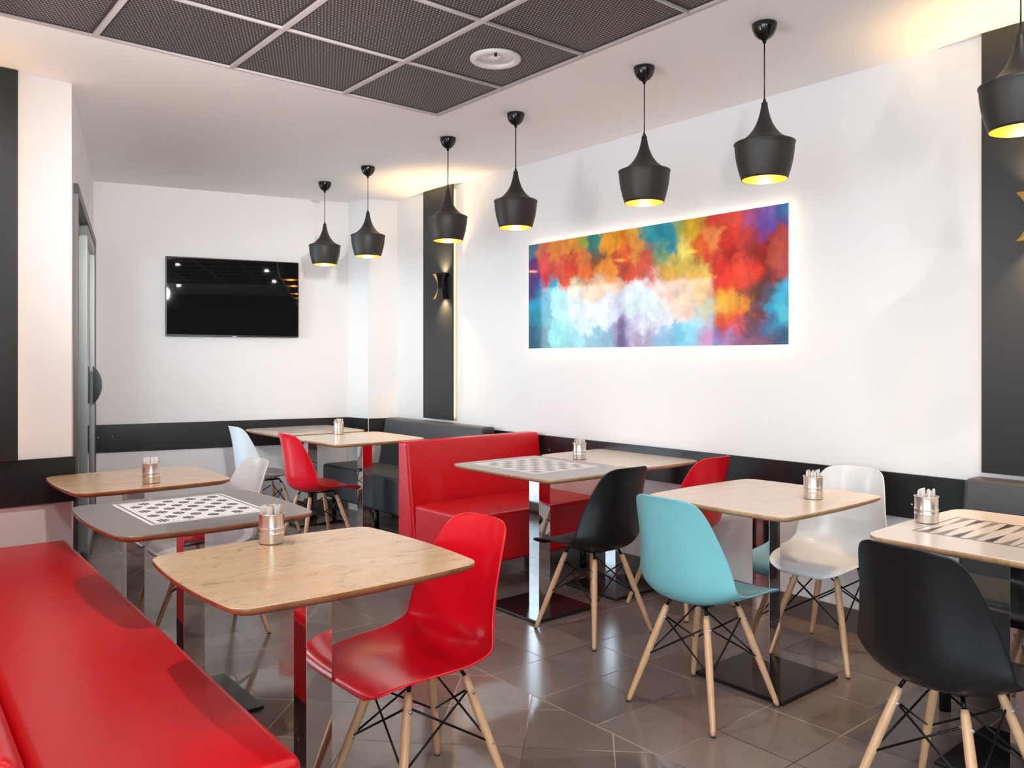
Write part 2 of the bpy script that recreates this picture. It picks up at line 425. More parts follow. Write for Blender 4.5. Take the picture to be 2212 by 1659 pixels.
# ------------------------------------------------------------------ backlit black wall panels, sconces
def wall_panel(y0, y1, z0, label):
    t = thing('wall_panel', label, 'wall panel', (WALL_X, (y0 + y1) / 2, z0))
    h = (y1 - y0) / 2
    b = MB().box(-.040, -.026, -h, h, 0, CEIL - .004 - z0).build('panel_board', M['black_panel'], t)
    m = MB()
    for s in (-1, 1): m.box(-.024, -.012, s * (h - .035) - .006, s * (h - .035) + .006, .02, CEIL - .03 - z0)
    m.build('led_strip', M['led'], t)
    f = MB(); f.box(-.026, -.001, -h + .06, h - .06, .02, CEIL - .03 - z0); f.build('batten', M['steel_leg'], t)
    return t
wall_panel(5.264, 5.678, .84, 'tall narrow black wall panel behind the far charcoal bench')
wall_panel(.99, 1.399, .84, 'tall black wall panel above the charcoal bench nearest the camera')
# panel on the left pillar
t = thing('wall_panel', 'black wall panel on the white pillar at left above the black rail', 'wall panel', (.35, 4.566, .838))
MB().box(-.33, .331, -.040, -.026, 0, CEIL - .842).build('panel_board', M['black_panel'], t)
MB().box(.285, .297, -.024, -.012, .02, CEIL - .87).build('led_strip', M['led'], t)
MB().box(-.30, .25, -.026, -.001, .02, CEIL - .87).build('batten', M['steel_leg'], t)

def hourglass(w, wm, h, x0, x1, n=14):
    L = [(-(wm + (w - wm) * abs(2 * k / n - 1) ** 2.2), h * k / n) for k in range(n + 1)]
    R = [(-a, b) for a, b in L[::-1]]
    return L + R
def sconce(y, zc, label, x=WALL_X - .040):
    t = thing('wall_sconce', label, 'wall lamp', (x, y, zc - .1))
    m = MB(); m.box(-.012, -.0005, -.035, .035, .06, .14); m.build('mounting_box', M['gloss_black'], t)
    # gold lined inner shell, flared at both ends, on the far side
    m = MB(); n = 16
    for k in range(n):
        for s in (0, 1): pass
    out = []
    for k in range(n + 1):
        u = abs(2 * k / n - 1) ** 2.0
        z = .2 * k / n
        out.append((-.045 - .020 * u, .038 + .040 * u, z, -.012))
    vs = []; fs = []
    for (xf, yf, z, xb) in out: vs += [(xf, .012, z), (xf, yf, z), (xb, yf * .9, z)]
    for k in range(n):
        a = k * 3; fs += [(a, a + 1, a + 4, a + 3), (a + 1, a + 2, a + 5, a + 4)]
    m.add(vs, fs, 0, True); g = m.build('gold_shell', M['gold'], t)
    sm = g.modifiers.new('s', 'SOLIDIFY'); sm.thickness = .003
    # black cover, waisted, on the near side
    vs = []; fs = []
    m = MB()
    for (xf, yf, z, xb) in out: vs += [(xb, -yf * .95, z), (xf - .012, -yf, z), (xf - .012, .022, z), (xf, .024, z)]
    for k in range(n):
        a = k * 4; fs += [(a, a + 1, a + 5, a + 4), (a + 1, a + 2, a + 6, a + 5), (a + 2, a + 3, a + 7, a + 6)]
    m.add(vs, fs, 0, False); b = m.build('black_cover', M['gloss_black'], t)
    sm = b.modifiers.new('s', 'SOLIDIFY'); sm.thickness = .003
    m = MB(); m.lathe([(.0001, -.012), (.010, -.008), (.012, 0), (.010, .008), (.0001, .012)], 16, M=Matrix.Translation((-.035, 0, .1))); m.build('bulb', M['bulb'], t)
    for s in (1, -1):
        ld = bpy.data.lights.new('sconce_beam', 'SPOT'); ld.energy = 24; ld.color = (1, .66, .28); ld.spot_size = math.radians(105); ld.spot_blend = 1; ld.shadow_soft_size = .012
        lo = bpy.data.objects.new('sconce_beam', ld); C.objects.link(lo); lo.parent = t
        lo.location = (-.040, 0, .1 + s * .075); lo.rotation_euler = (0 if s < 0 else PI, 0, 0)
    return t
sconce(5.36, 1.905, 'black and gold up-down wall lamp on the far narrow black panel')
sconce(1.165, 1.90, 'gold lined wall lamp cut by the picture edge on the near black panel')
sc_ = sconce(.10, 1.90, 'gold lined wall lamp on the black panel of the left pillar'); sc_.location = (.22, 4.566 - .042, 1.8); sc_.rotation_euler = (0, 0, PI / 2)
for c_ in sc_.children:
    if c_.type == 'LIGHT': c_.data.energy = 7

# ------------------------------------------------------------------ pendant lamps
def make_pendant(label):
    t = thing('pendant_lamp', label, 'pendant lamp', (2.965, 1.934, CEIL), 0, 'row of black pendant lamps along the ceiling')
    m = MB(); m.lathe([(.0001, 0), (.050, -.0005), (.050, -.010), (.047, -.026), (.038, -.046), (.024, -.060), (.010, -.067), (.006, -.080), (.0001, -.0805)], 36)
    rose = m.build('ceiling_rose', M['gloss_black'], t)
    m = MB(); m.lathe([(.0035, 0), (.003, .002), (.0001, .0026)], 10, M=Matrix.Translation((.047, -.012, -.018)) @ Matrix.Rotation(PI / 2, 4, 'Y')); m.build('screw', M['chrome'], rose)
    m = MB(); m.tube((0, 0, -.078), (0, 0, -.335), .0027, n=8); m.build('cord', M['gloss_black'], t)
    m = MB()
    # z measured from the ceiling: neck -0.325, shoulder ring -0.492, mouth -0.645
    prof = [(.0045, -.310), (.008, -.325), (.0125, -.327), (.0135, -.342), (.018, -.365), (.0245, -.390), (.034, -.415), (.047, -.438), (.064, -.459), (.084, -.476), (.106, -.487), (.1185, -.491)]
    m.lathe(prof, 64)
    prof2 = [(.1185, -.491), (.1235, -.494), (.1235, -.499), (.1205, -.503), (.1195, -.520), (.117, -.545), (.112, -.575), (.104, -.608), (.0955, -.636), (.0925, -.645), (.0905, -.645)]
    m.lathe(prof2, 64)
    m.build('lamp_shade', M['lamp_black'], t)
    m = MB(); m.lathe([(.0904, -.6445), (.094, -.632), (.102, -.606), (.110, -.574), (.1145, -.545), (.1165, -.515), (.1165, -.500), (.104, -.490), (.080, -.480), (.058, -.462), (.036, -.430), (.02, -.40)], 64)
    m.build('shade_lining', M['gold'], t)
    m = MB(); m.lathe([(.0001, -.50), (.014, -.50), (.014, -.535), (.0001, -.535)], 20); so = m.build('lamp_holder', M['gloss_black'], t)
    m = MB(); m.lathe([(.012, -.533), (.018, -.548), (.027, -.570), (.030, -.590), (.026, -.608), (.014, -.620), (.0001, -.623)], 24); m.build('bulb', M['bulb'], so)
    return t
LY = [(1.934, 'largest whole pendant lamp, right of the painting'), (2.586, 'pendant lamp hanging over the middle of the painting'), (3.537, 'pendant lamp hanging left of the painting, in front of plain white wall'),
      (4.198, 'pendant lamp hanging in front of the narrow far black panel'), (5.196, 'second farthest pendant lamp, near the corner column'), (5.868, 'farthest and smallest pendant lamp, nearest the television'), (.985, 'pendant lamp cut by the right edge, in front of the near black panel')]
p0 = make_pendant('black matt pendant lamp with gold inside, ' + LY[0][1].replace(', ', ' '))
for y, lab in LY[1:]: dup(p0, (2.965, y, CEIL), 0, lab)
p0['label'] = LY[0][1]

# ------------------------------------------------------------------ downlight
dl = thing('downlight', 'round white downlight set in a dark metal ceiling tile', 'ceiling light', (2.36, 2.96, CEIL))
m = MB(); m.lathe([(.118, .008), (.118, -.002), (.112, -.006), (.092, -.006), (.086, -.002), (.084, .006)], 56); m.build('trim_ring', M['white_plastic'], dl)
m = MB(); m.lathe([(.084, .006), (.078, .0085), (.0001, .0088)], 56); m.build('reflector', plain('frosted_reflector', (.85, .85, .85, 1), .3, .3, var=.35, scale=14), dl)
m = MB(); m.lathe([(.0001, -.002), (.03, .002), (.034, .008)], 24); m.build('lens', M['white_plastic'], dl)
m = MB(); m.box(-.066, -.058, -.083, -.072, -.022, -.004); m.build('spring_clip', M['gloss_black'], dl)

# ------------------------------------------------------------------ television
tv = thing('television', 'black flat television hung on the white back wall', 'television', tuple(BA + BD * 1.038 + NB * .001 + V(0, 0, 1.51)), math.atan2(BD.y, BD.x))
w = .525; hh = .64
o = MB().box(-w, w, -.058, -.018, 0, hh).build('tv_case', M['tv'], tv); bevel(o, .006)
ns = NT('tv_glass'); ns.set(rough=.02, spec=.5); ns.b.inputs['Base Color'].default_value = (.006, .006, .006, 1)
MB().box(-w + .008, w - .008, -.0592, -.0575, .012, hh - .008).build('tv_screen', ns.m, tv)
MB().box(-.02, .02, -.062, -.056, -.006, .003).build('sensor_bar', M['alu'], tv)
MB().box(-.2, .2, -.018, 0, .2, .45).build('wall_bracket', M['wire'], tv)

# ------------------------------------------------------------------ painting
PY0, PY1, PZ0, PZ1 = 2.309, 4.335, 1.398, 2.122
pts = [ # crop px x, y, sRGB (left to right as seen)
 (80,450,60,120,140),(90,600,110,50,120),(80,700,80,45,120),(80,790,70,50,120),(150,430,215,110,70),(190,560,230,85,75),(200,680,232,50,60),(260,450,236,140,50),(300,600,230,90,60),(400,570,225,60,30),
 (330,680,235,90,50),(420,430,235,150,40),(480,520,236,130,50),(500,660,240,110,30),(480,385,170,180,60),(590,380,40,140,130),(575,440,60,120,110),(600,510,140,80,40),(650,600,245,145,40),(700,660,250,150,40),
 (720,380,240,160,30),(800,420,240,120,30),(820,520,220,90,40),(780,570,190,70,40),(860,620,225,80,35),(900,350,235,170,40),(930,460,235,150,60),(960,640,235,90,60),(1040,560,215,90,50),(1040,640,235,110,90),
 (1000,300,60,160,160),(1100,300,20,150,170),(1170,380,10,150,170),(1080,430,20,145,160),(1190,290,20,140,160),(1120,500,110,160,120),(1250,260,150,180,120),(1300,330,205,185,60),(1380,230,225,180,40),(1300,460,240,225,110),
 (1240,540,220,200,90),(1400,330,235,190,40),(1420,450,235,120,40),(1200,620,225,170,70),(1350,560,235,200,90),(1350,640,240,190,80),(1490,210,200,140,40),(1540,330,240,140,70),(1480,440,235,90,40),(1520,500,225,60,40),
 (1450,600,240,200,100),(1600,220,215,60,40),(1700,190,240,80,60),(1660,350,225,50,30),(1780,330,230,60,50),(1650,480,190,30,30),(1560,560,220,50,35),(1640,640,240,60,40),(1780,600,250,75,45),(1860,560,235,60,40),
 (1560,720,235,50,30),(1700,740,245,60,35),(1860,660,220,60,40),(1780,780,150,60,40),(1850,190,170,80,140),(1920,200,110,80,170),(1980,160,140,110,190),(1960,260,90,80,180),(2060,150,80,100,180),(2120,130,40,130,180),
 (2120,220,90,80,160),(1900,340,190,50,50),(1960,400,170,40,35),(2060,330,170,70,70),(2120,400,190,80,70),(1900,480,160,35,30),(2040,500,200,90,70),(2000,580,150,50,45),(2100,620,200,90,90),(1980,680,120,60,50),
 (1860,740,90,60,50),(1880,860,80,55,50),(1950,820,110,80,90),(2020,800,70,120,150),(2110,820,70,180,220),(2020,930,50,160,200),(2120,960,90,200,225),(2060,1050,60,150,190),(1960,1080,60,120,160),(2120,1150,60,100,130),
 (120,780,40,130,180),(100,900,20,150,190),(180,900,20,160,190),(120,1020,30,140,170),(180,1060,30,150,175),(90,1160,40,90,120),(160,1180,40,110,140),(220,760,60,170,200),(280,830,160,225,235),(300,980,165,225,232),
 (260,1120,120,215,215),(340,1180,110,205,200),(400,780,225,220,190),(480,760,230,205,170),(620,740,245,200,160),(740,740,240,190,150),(420,880,215,230,235),(520,900,220,228,232),(600,960,215,228,238),(500,1050,200,225,232),
 (420,1160,130,205,215),(560,1160,110,170,195),(680,1180,90,150,180),(700,900,225,225,240),(780,850,215,222,238),(760,960,195,200,225),(880,780,215,230,235),(960,740,230,232,238),(980,840,210,228,230),(900,930,205,225,228),
 (1040,930,215,230,232),(1120,720,240,205,190),(1180,800,242,185,160),(1280,740,240,200,160),(1340,800,240,200,150),(1150,900,225,215,205),(1260,960,238,200,180),(1380,950,240,180,150),(1480,800,240,170,80),(1440,720,245,205,110),
 (800,1100,130,110,160),(820,1180,100,80,140),(900,1120,175,160,200),(980,1080,200,195,220),(960,1170,150,110,150),(1060,1120,140,120,160),(1120,1040,215,215,225),(1140,1150,100,160,200),(1240,1100,60,160,200),(1340,1090,110,200,225),
 (1420,1020,140,205,225),(1280,1180,60,170,205),(1400,1160,90,180,210),(1500,900,190,200,160),(1520,960,200,190,130),(1600,830,250,180,50),(1700,850,252,190,60),(1750,920,250,150,40),(1620,920,250,190,70),(1680,1000,245,130,40),
 (1600,1050,235,90,40),(1620,1110,220,50,45),(1700,1060,225,60,40),(1560,1000,225,120,70),(1500,1080,150,170,190),(1480,1170,190,90,160),(1560,1180,130,130,190),(1660,1160,160,150,205),(1760,1140,150,110,160),(1740,1200,170,100,130),
 (1840,1080,110,70,90),(1800,1000,120,60,60),(1880,960,120,70,80),(1900,1160,110,80,130),(1860,1200,150,100,110),(2000,1170,110,90,110),(1920,1020,120,80,120)]
# pale lower-left points mix white printed clouds with the door's reflection, painted in
P2 = []
for (cx_, cy_, r, g, b) in pts:
    px, py = cx_ / 3.749 + 1140, cy_ / 3.749 + 420
    v = FW + RT * ((px - 1106) / F_PX); s = WALL_X / v.x
    P2.append((v.y * s, CAM_H + (HORIZON - py) / F_PX * s, lin(r, g, b)))
NXp, NZp = 330, 118
vs = []; cols = []
for j in range(NZp + 1):
    for i in range(NXp + 1):
        y = PY0 + (PY1 - PY0) * i / NXp; z = PZ0 + (PZ1 - PZ0) * j / NZp
        vs.append((y, z))
        q = Vector((y * 3.2, z * 3.2, 0)); amp = .05
        wy_ = y + amp * noise.fractal(q * 1.3, .6, 2.1, 5) + .028 * noise.fractal(q * 5, .6, 2.1, 5); wz_ = z + amp * noise.fractal(q * 1.3 + Vector((9, 4, 2)), .6, 2.1, 5) + .028 * noise.fractal(q * 5 + Vector((3, 1, 7)), .6, 2.1, 5)
        sw = 0; c = [0, 0, 0]
        for (a, b, k) in P2:
            d = (a - wy_) ** 2 + (b - wz_) ** 2
            if d > .06: continue
            w_ = math.exp(-d / .0017) + 1e-7 * math.exp(-d / .01)
            sw += w_; c[0] += k[0] * w_; c[1] += k[1] * w_; c[2] += k[2] * w_
        if sw == 0: sw = 1
        puff = 1.0 + .32 * noise.fractal(q * 3.4 + Vector((5, 5, 1)), .75, 2.1, 6)
        cols += [min(1, max(0, c[0] / sw * puff)), min(1, max(0, c[1] / sw * puff)), min(1, max(0, c[2] / sw * puff)), 1]
pt = thing('wall_picture', 'wide backlit glass print of multicoloured smoke clouds on the white wall', 'picture', (WALL_X, (PY0 + PY1) / 2, PZ0))
yc = (PY0 + PY1) / 2
m = MB(); fs = []
for j in range(NZp):
    for i in range(NXp):
        a = j * (NXp + 1) + i; fs.append((a, a + 1, a + NXp + 2, a + NXp + 1))
m.add([(-.0465, y - yc, z - PZ0) for y, z in vs], fs)
npn = NT('cloud_print'); npn.set(rough=.5, coat=.55, coatr=.05, spec=.2)
at = npn.node('ShaderNodeAttribute'); at.attribute_name = 'ink'; npn.link(at.outputs['Color'], npn.b.inputs['Base Color'])
po = m.build('printed_sheet', npn.m, pt, fix=False)
ca = po.data.color_attributes.new('ink', 'FLOAT_COLOR', 'POINT'); ca.data.foreach_set('color', cols)
for p in po.data.polygons: p.use_smooth = True
hw = (PY1 - PY0) / 2; hz = PZ1 - PZ0
MB().box(-.046, -.036, -hw, hw, 0, hz).build('backing_board', M['white_plastic'], pt)
m = MB(); i_ = .03
m.box(-.034, -.022, -hw + i_, hw - i_, i_, i_ + .008); m.box(-.034, -.022, -hw + i_, hw - i_, hz - i_ - .008, hz - i_)
m.box(-.034, -.022, -hw + i_, -hw + i_ + .008, i_, hz - i_); m.box(-.034, -.022, hw - i_ - .008, hw - i_, i_, hz - i_)
m.build('led_strip', M['led_paint'], pt)
MB().box(-.036, -.001, -hw + .2, hw - .2, .15, hz - .15).build('spacer', M['white_plastic'], pt)

# ------------------------------------------------------------------ tables
def outline(w, d, r=.055, bow=.012, n=8, ins=0):
    w2, d2 = w / 2 - ins, d / 2 - ins; pts = []
    cs = [(w2 - r, -d2 + r, -PI / 2), (w2 - r, d2 - r, 0), (-w2 + r, d2 - r, PI / 2), (-w2 + r, -d2 + r, PI)]
    for ci, (cx, cy, a0) in enumerate(cs):
        for k in range(n + 1):
            a = a0 + PI / 2 * k / n; pts.append([cx + r * math.cos(a), cy + r * math.sin(a)])
        nx = cs[(ci + 1) % 4]; p1 = pts[-1]; p2 = [nx[0] + r * math.cos(nx[2]), nx[1] + r * math.sin(nx[2])]
        for k in range(1, 10): pts.append([p1[0] + (p2[0] - p1[0]) * k / 10, p1[1] + (p2[1] - p1[1]) * k / 10])
    out = []
    for x, y in pts:  # sides bow outwards a little
        bx = bow * (1 - min(1, abs(y) / d2) ** 2) * (1 if x > 0 else -1) if abs(x) > w2 - r * 1.01 else 0
        by = bow * (1 - min(1, abs(x) / w2) ** 2) * (1 if y > 0 else -1) if abs(y) > d2 - r * 1.01 else 0
        out.append((x + bx, y + by))
    return out
def table(label, cx, cy, w, d, top, edge, board=None, group=None, r=.055, cdx=0, cdy=0, bow=.012, ph=.205, pdx=0):
    t = thing('cafe_table', label, 'table', (cx, cy, 0), 0, group)
    o1 = outline(w - 2 * bow, d - 2 * bow, r, bow); o2 = outline(w - 2 * bow, d - 2 * bow, r, bow, ins=.0015); o3 = outline(w - 2 * bow, d - 2 * bow, r, bow, ins=.018)
    n = len(o1); m = MB()
    vs = [(x, y, .750) for x, y in o2] + [(x, y, .7485) for x, y in o1] + [(x, y, .738) for x, y in o1] + [(x, y, .726) for x, y in o3]
    fs = [tuple(range(n))]; mi = [0]
    m.add(vs, [tuple(range(n))], 0)
    base = 0
    for lev, mt in ((0, 0), (1, 1), (2, 1)):
        for i in range(n):
            j = (i + 1) % n; m.f.append([lev * n + i, lev * n + j, (lev + 1) * n + j, (lev + 1) * n + i]); m.m.append(mt); m.sm.append(lev > 0)
    m.f.append([3 * n + i for i in range(n)][::-1]); m.m.append(1); m.sm.append(False)
    m.build('tabletop', [top, edge], t)
    c = .04
    b = MB().box(cdx - .13, cdx + .13, cdy - .13, cdy + .13, .720, .7265).build('mounting_plate', M['base_black'], t)
    b = MB().box(cdx - c, cdx + c, cdy - c, cdy + c, .018, .7205).build('column', M['chrome'], t); bevel(b, .0015, 2)
    b = MB().box(cdx + pdx - ph, cdx + pdx + ph, cdy - ph, cdy + ph, .004, .019).build('base_plate', M['base_black'], t); bevel(b, .004, 2)
    for a in (pdx - ph + .035, pdx + ph - .035):
        for e in (-ph + .035, ph - .035): MB().lathe([(.015, 0), (.015, .005)], 14, M=Matrix.Translation((cdx + a, cdy + e, 0)), close=True).build('foot_pad', M['rubber'], b)
    if board: board(t)
    return t
ZB = .7504
def rect(m, x0, x1, y0, y1, z, mi): m.add([(x0, y0, z), (x1, y0, z), (x1, y1, z), (x0, y1, z)], [(0, 1, 2, 3)], mi)
def checker(x0, x1, y0, y1, ground, ink, line, style):
    def f(t):
        m = MB(); rect(m, x0, x1, y0, y1, ZB, 0)
        e = .014
        for (a, b, c, d) in ((x0 + e, x1 - e, y0 + e, y0 + e + .004), (x0 + e, x1 - e, y1 - e - .004, y1 - e), (x0 + e, x0 + e + .006, y0 + e, y1 - e), (x1 - e - .006, x1 - e, y0 + e, y1 - e)): rect(m, a, b, c, d, ZB + .0002, 2)
        mg = .036; sx = (x1 - x0 - 2 * mg) / 8; sy = (y1 - y0 - 2 * mg) / 8
        for i in range(8):
            for j in range(8):
                if (i + j) % 2: continue
                cx, cy = x0 + mg + (i + .5) * sx, y0 + mg + (j + .5) * sy
                if style == 'square': rect(m, cx - sx * .48, cx + sx * .48, cy - sy * .48, cy + sy * .48, ZB + .0002, 1)
                else:   # ornate leafy medallion: scalloped rosette with cut-outs
                    k = 32; vs = []
                    for q in range(k):
                        a = 2 * PI * q / k; rr = .40 + .10 * math.cos(4 * a) * math.cos(4 * a) + .05 * math.cos(8 * a + i)
                        vs.append((cx + rr * sx * math.cos(a), cy + rr * sy * math.sin(a), ZB + .0002))
                    m.add(vs, [tuple(range(k))], 1)
                    for q in range(4):
                        a = PI / 4 + q * PI / 2; ux, uy = cx + .22 * sx * math.cos(a), cy + .22 * sy * math.sin(a)
                        m.add([(ux + .09 * sx * math.cos(b), uy + .05 * sy * math.sin(b), ZB + .0004) for b in [2 * PI * z / 8 for z in range(8)]], [tuple(range(8))], 0)
        m.build('game_board', [ground, ink, line], t, fix=False)
    return f
def backgammon(x0, x1, y0, y1, dark, grey, ground=None):
    def f(t):
        m = MB()
        if ground: rect(m, x0, x1, y0, y1, ZB, 2)
        w = .003; z = ZB + .0002
        for (a, b, c, d) in ((x0, x1, y0, y0 + w), (x0, x1, y1 - w, y1), (x0, x0 + w * 1.6, y0, y1), (x1 - w * 1.6, x1, y0, y1)): rect(m, a, b, c, d, z, 0)
        mx = (y0 + y1) / 2
        rect(m, x0, x1, mx - .016, mx - .013, z, 0); rect(m, x0, x1, mx + .013, mx + .016, z, 0)
        i0 = .012
        for half in ((y0 + i0, mx - .022), (mx + .022, y1 - i0)):
            ya, yb = half; s = (yb - ya) / 6
            for k in range(6):
                ym = ya + (k + .5) * s
                for side in (0, 1):
                    xb = x0 + i0 if side == 0 else x1 - i0; xt = xb + (.43 * (x1 - x0)) * (1 if side == 0 else -1)
                    m.add([(xb, ym - s * .28, z), (xb, ym + s * .28, z), (xt, ym, z)], [(0, 1, 2)], 0 if (k + side) % 2 else 1)
        m.build('game_board', [dark, grey, M['paper']], t, fix=False)
    return f

G = 'square cafe tables on chrome columns'
table('wooden table in the foreground beside the long red bench', 1.052, 2.155, .745, .70, M['wood_dark'], M['edge_brown'], r=.04, bow=.024, ph=.12, pdx=-.03)
table('taupe table with a white printed draughts board, behind the foreground table', 1.045, 3.17, .73, .76, M['grey_lam'], M['edge_brown'], checker(-.205, .225, -.215, .30, M['white_lam'], M['ink'], M['ink'], 'rosette'), r=.045, bow=.026)
table('wooden table at far left beside the black pillar rail', 1.13, 4.185, .72, .70, M['wood_dark'], M['edge_brown'], r=.045, bow=.024, cdx=-.02, ph=.12, pdx=-.04)
table('pale grey table with white chequered board in front of the red booth', 2.915, 3.255, .64, .82, M['grey_lam2'], M['edge_tan'], checker(-.225, .235, -.20, .33, M['white_lam'], M['ink_grey'], M['white_lam'], 'square'), r=.035, cdx=-.02)
table('plain pale table against the wall side of the grey board table', 3.515, 3.27, .56, .80, M['wood_pale'], M['edge_tan'], r=.045, cdx=-.02)
table('pale wooden table between the aqua chair and the white chair', 3.01, 1.965, .77, .69, M['wood_pale'], M['edge_tan'], r=.04, cdx=-.03, cdy=-.03, bow=.016)
table('cream table with printed backgammon board at the right edge', 2.955, .96, .76, .74, M['cream'], M['edge_tan'], backgammon(-.185, .175, -.36, .285, M['ink'], M['taupe_ink']), r=.06)
table('farthest cream table with faded board by the white chair', 2.955, 6.20, .75, .76, M['cream'], M['edge_tan'], backgammon(-.22, .22, -.25, .25, M['ink_grey'], M['grey_lam2']), r=.06, cdx=.05)
table('pale wooden table beside the far charcoal bench and red chair', 2.955, 5.33, .75, .76, M['wood_pale'], M['edge_tan'], r=.06, cdx=.06)

# ------------------------------------------------------------------ shell chairs
def shell_mesh():
    # x forward, z up; centre line from seat lip to top of the back, half width, edge lift, lift direction
    K = [(.248, .396, .105, .003, 90), (.253, .408, .145, .005, 90), (.242, .421, .178, .008, 90), (.203, .431, .200, .014, 90), (.132, .430, .214, .026, 90), (.050, .420, .222, .040, 88),
         (-.030, .411, .226, .054, 80), (-.100, .412, .227, .070, 66), (-.155, .428, .226, .086, 46), (-.188, .462, .223, .098, 28), (-.203, .510, .217, .102, 16), (-.212, .575, .206, .096, 8),
         (-.221, .645, .190, .082, 3), (-.232, .715, .174, .064, 0), (-.243, .770, .158, .048, -3), (-.250, .798, .143, .036, -5), (-.256, .813, .124, .028, -6), (-.260, .822, .092, .018, -6)]
    rows = []
    def cr(p0, p1, p2, p3, t): return tuple(.5 * ((2 * b) + (-a + c) * t + (2 * a - 5 * b + 4 * c - d) * t * t + (-a + 3 * b - 3 * c + d) * t ** 3) for a, b, c, d in zip(p0, p1, p2, p3))
    for i in range(len(K) - 1):
        for t in (0, .34, .67): rows.append(cr(K[max(0, i - 1)], K[i], K[i + 1], K[min(len(K) - 1, i + 2)], t))
    rows.append(K[-1])
    NU = 28; vs = []; fs = []
    for (x, z, w, l, a) in rows:
        a = math.radians(a)
        for k in range(NU + 1):
            u = -1 + 2 * k / NU
            u2 = math.copysign(1 - (1 - abs(u)) ** 1.25, u)
            s = abs(u2) ** 2.4 * l
            # the end rows curve: front lip and top crest
            vs.append((x + s * math.cos(a), w * u2, z + s * math.sin(a)))
    for j in range(len(rows) - 1):
        for k in range(NU):
            p = j * (NU + 1) + k; fs.append((p, p + 1, p + NU + 2, p + NU + 1))
    return vs, fs
SHV, SHF = shell_mesh()
LT, LB = (.098, .092, .378), (.200, .198, .004)
def lerp3(a, b, t): return tuple(p + (q - p) * t for p, q in zip(a, b))
def make_chair(label, mat, loc, rz):
    t = thing('shell_chair', label, 'chair', loc, rz, None)
    m = MB().add(SHV, SHF, 0, True); s = m.build('seat_shell', mat, t)
    sd = s.modifiers.new('thick', 'SOLIDIFY'); sd.thickness = .0065; sd.offset = 0
    sb = s.modifiers.new('sub', 'SUBSURF'); sb.levels = 1; sb.render_levels = 1
    wires = MB(); corners = [(1, 1), (1, -1), (-1, -1), (-1, 1)]
    for sx, sy in corners:
        a = (sx * LT[0], sy * LT[1], LT[2]); b = (sx * LB[0], sy * LB[1], LB[2])
        l = MB().tube(a, b, .012, segs=[(0, .0095), (.04, .0125), (.3, .0142), (.6, .0132), (.96, .0102), (1, .008)], n=18)
        lo = l.build('leg', M['beech'], t)
        k = MB(); k.tube((sx * .085, sy * .08, .405), lerp3(a, b, .0), .006, n=8); k.tube(lerp3(a, b, 0), lerp3(a, b, .13), .0062, .004, n=8); k.build('leg_bracket', M['wire'], lo)
        k = MB(); p = lerp3(a, b, .12); k.tube((p[0], p[1] - .019, p[2]), (p[0], p[1] + .019, p[2]), .0055, n=12)
        k.build('bolt', M['alu'], lo)
        k = MB(); p = lerp3(a, b, .52); k.tube((p[0], p[1] - .0155, p[2]), (p[0], p[1] + .0155, p[2]), .0035, n=10); k.build('bolt', M['alu'], lo)
        k = MB().tube((b[0], b[1], .0055), (b[0], b[1], 0), .0085, n=14); k.build('foot_glide', M['rubber'], lo)
    for i in range(4):
        (ax, ay), (bx, by) = corners[i], corners[(i + 1) % 4]
        A0, A1 = (ax * LT[0], ay * LT[1], LT[2]), (ax * LB[0], ay * LB[1], LB[2]); B0, B1 = (bx * LT[0], by * LT[1], LT[2]), (bx * LB[0], by * LB[1], LB[2])
        wires.tube(lerp3(A0, A1, .10), lerp3(B0, B1, .52), .0034, n=8)
        wires.tube(lerp3(B0, B1, .10), lerp3(A0, A1, .52), .0034, n=8)
        wires.tube((ax * .085, ay * .08, .405), (bx * .085, by * .08, .405), .0045, n=8)
    wires.tube((.085, .08, .404), (-.085, -.08, .404), .0042, n=8); wires.tube((.085, -.08, .404), (-.085, .08, .404), .0042, n=8)
    wires.build('wire_brace', M['wire'], t)
    return t
R_ = math.radians
CH = [('red shell chair in the foreground, turned to the wooden table', 's_red', 1.352, 2.06, 180), ('white shell chair tucked under the far left wooden table', 's_white', 1.41, 3.97, 182),
      ('white shell chair farthest back, at the farthest table', 's_white', 2.55, 6.05, 0), ('red shell chair at the far table before the charcoal bench', 's_red', 2.60, 5.26, 0),
      ('black shell chair facing the red booth at the grey board table', 's_black', 2.85, 2.81, 90), ('red shell chair by the wall, partly behind the aqua chair', 's_red', 3.50, 2.80, 90),
      ('aqua shell chair at the middle right table', 's_teal', 2.565, 1.945, 0), ('white shell chair with its back to the right wall', 's_white', 3.43, 1.91, 180), ('black shell chair in the right foreground at the backgammon table', 's_black', 2.45, .995, -6)]
for lab, mt, x, y, a in CH: make_chair(lab, M[mt], (x, y, 0), R_(a))

# ------------------------------------------------------------------ benches
def legs(t, pts, h=.17):
    for x, y in pts:
        MB().tube((x, y, h + .01), (x, y, 0), .02, n=20).build('leg', M['steel_leg'], t)
# red booth in the middle, back along X
t = thing('booth_bench', 'red upholstered booth bench behind the chequered grey table', 'bench', (2.69, 3.62, 0))
o = MB().box(.0, 1.075, 0, .54, .165, .448).build('seat', M['red_vinyl'], t); bevel(o, .022, 4)
m = MB(); m.prism([(.53, .165), (.72, .165), (.72, .82), (.612, .82)], -.008, 1.075, axis='X'); o = m.build('backrest', M['red_vinyl'], t); bevel(o, .024, 4)
legs(t, [(.1, .08), (.97, .08), (.1, .62), (.97, .62)])
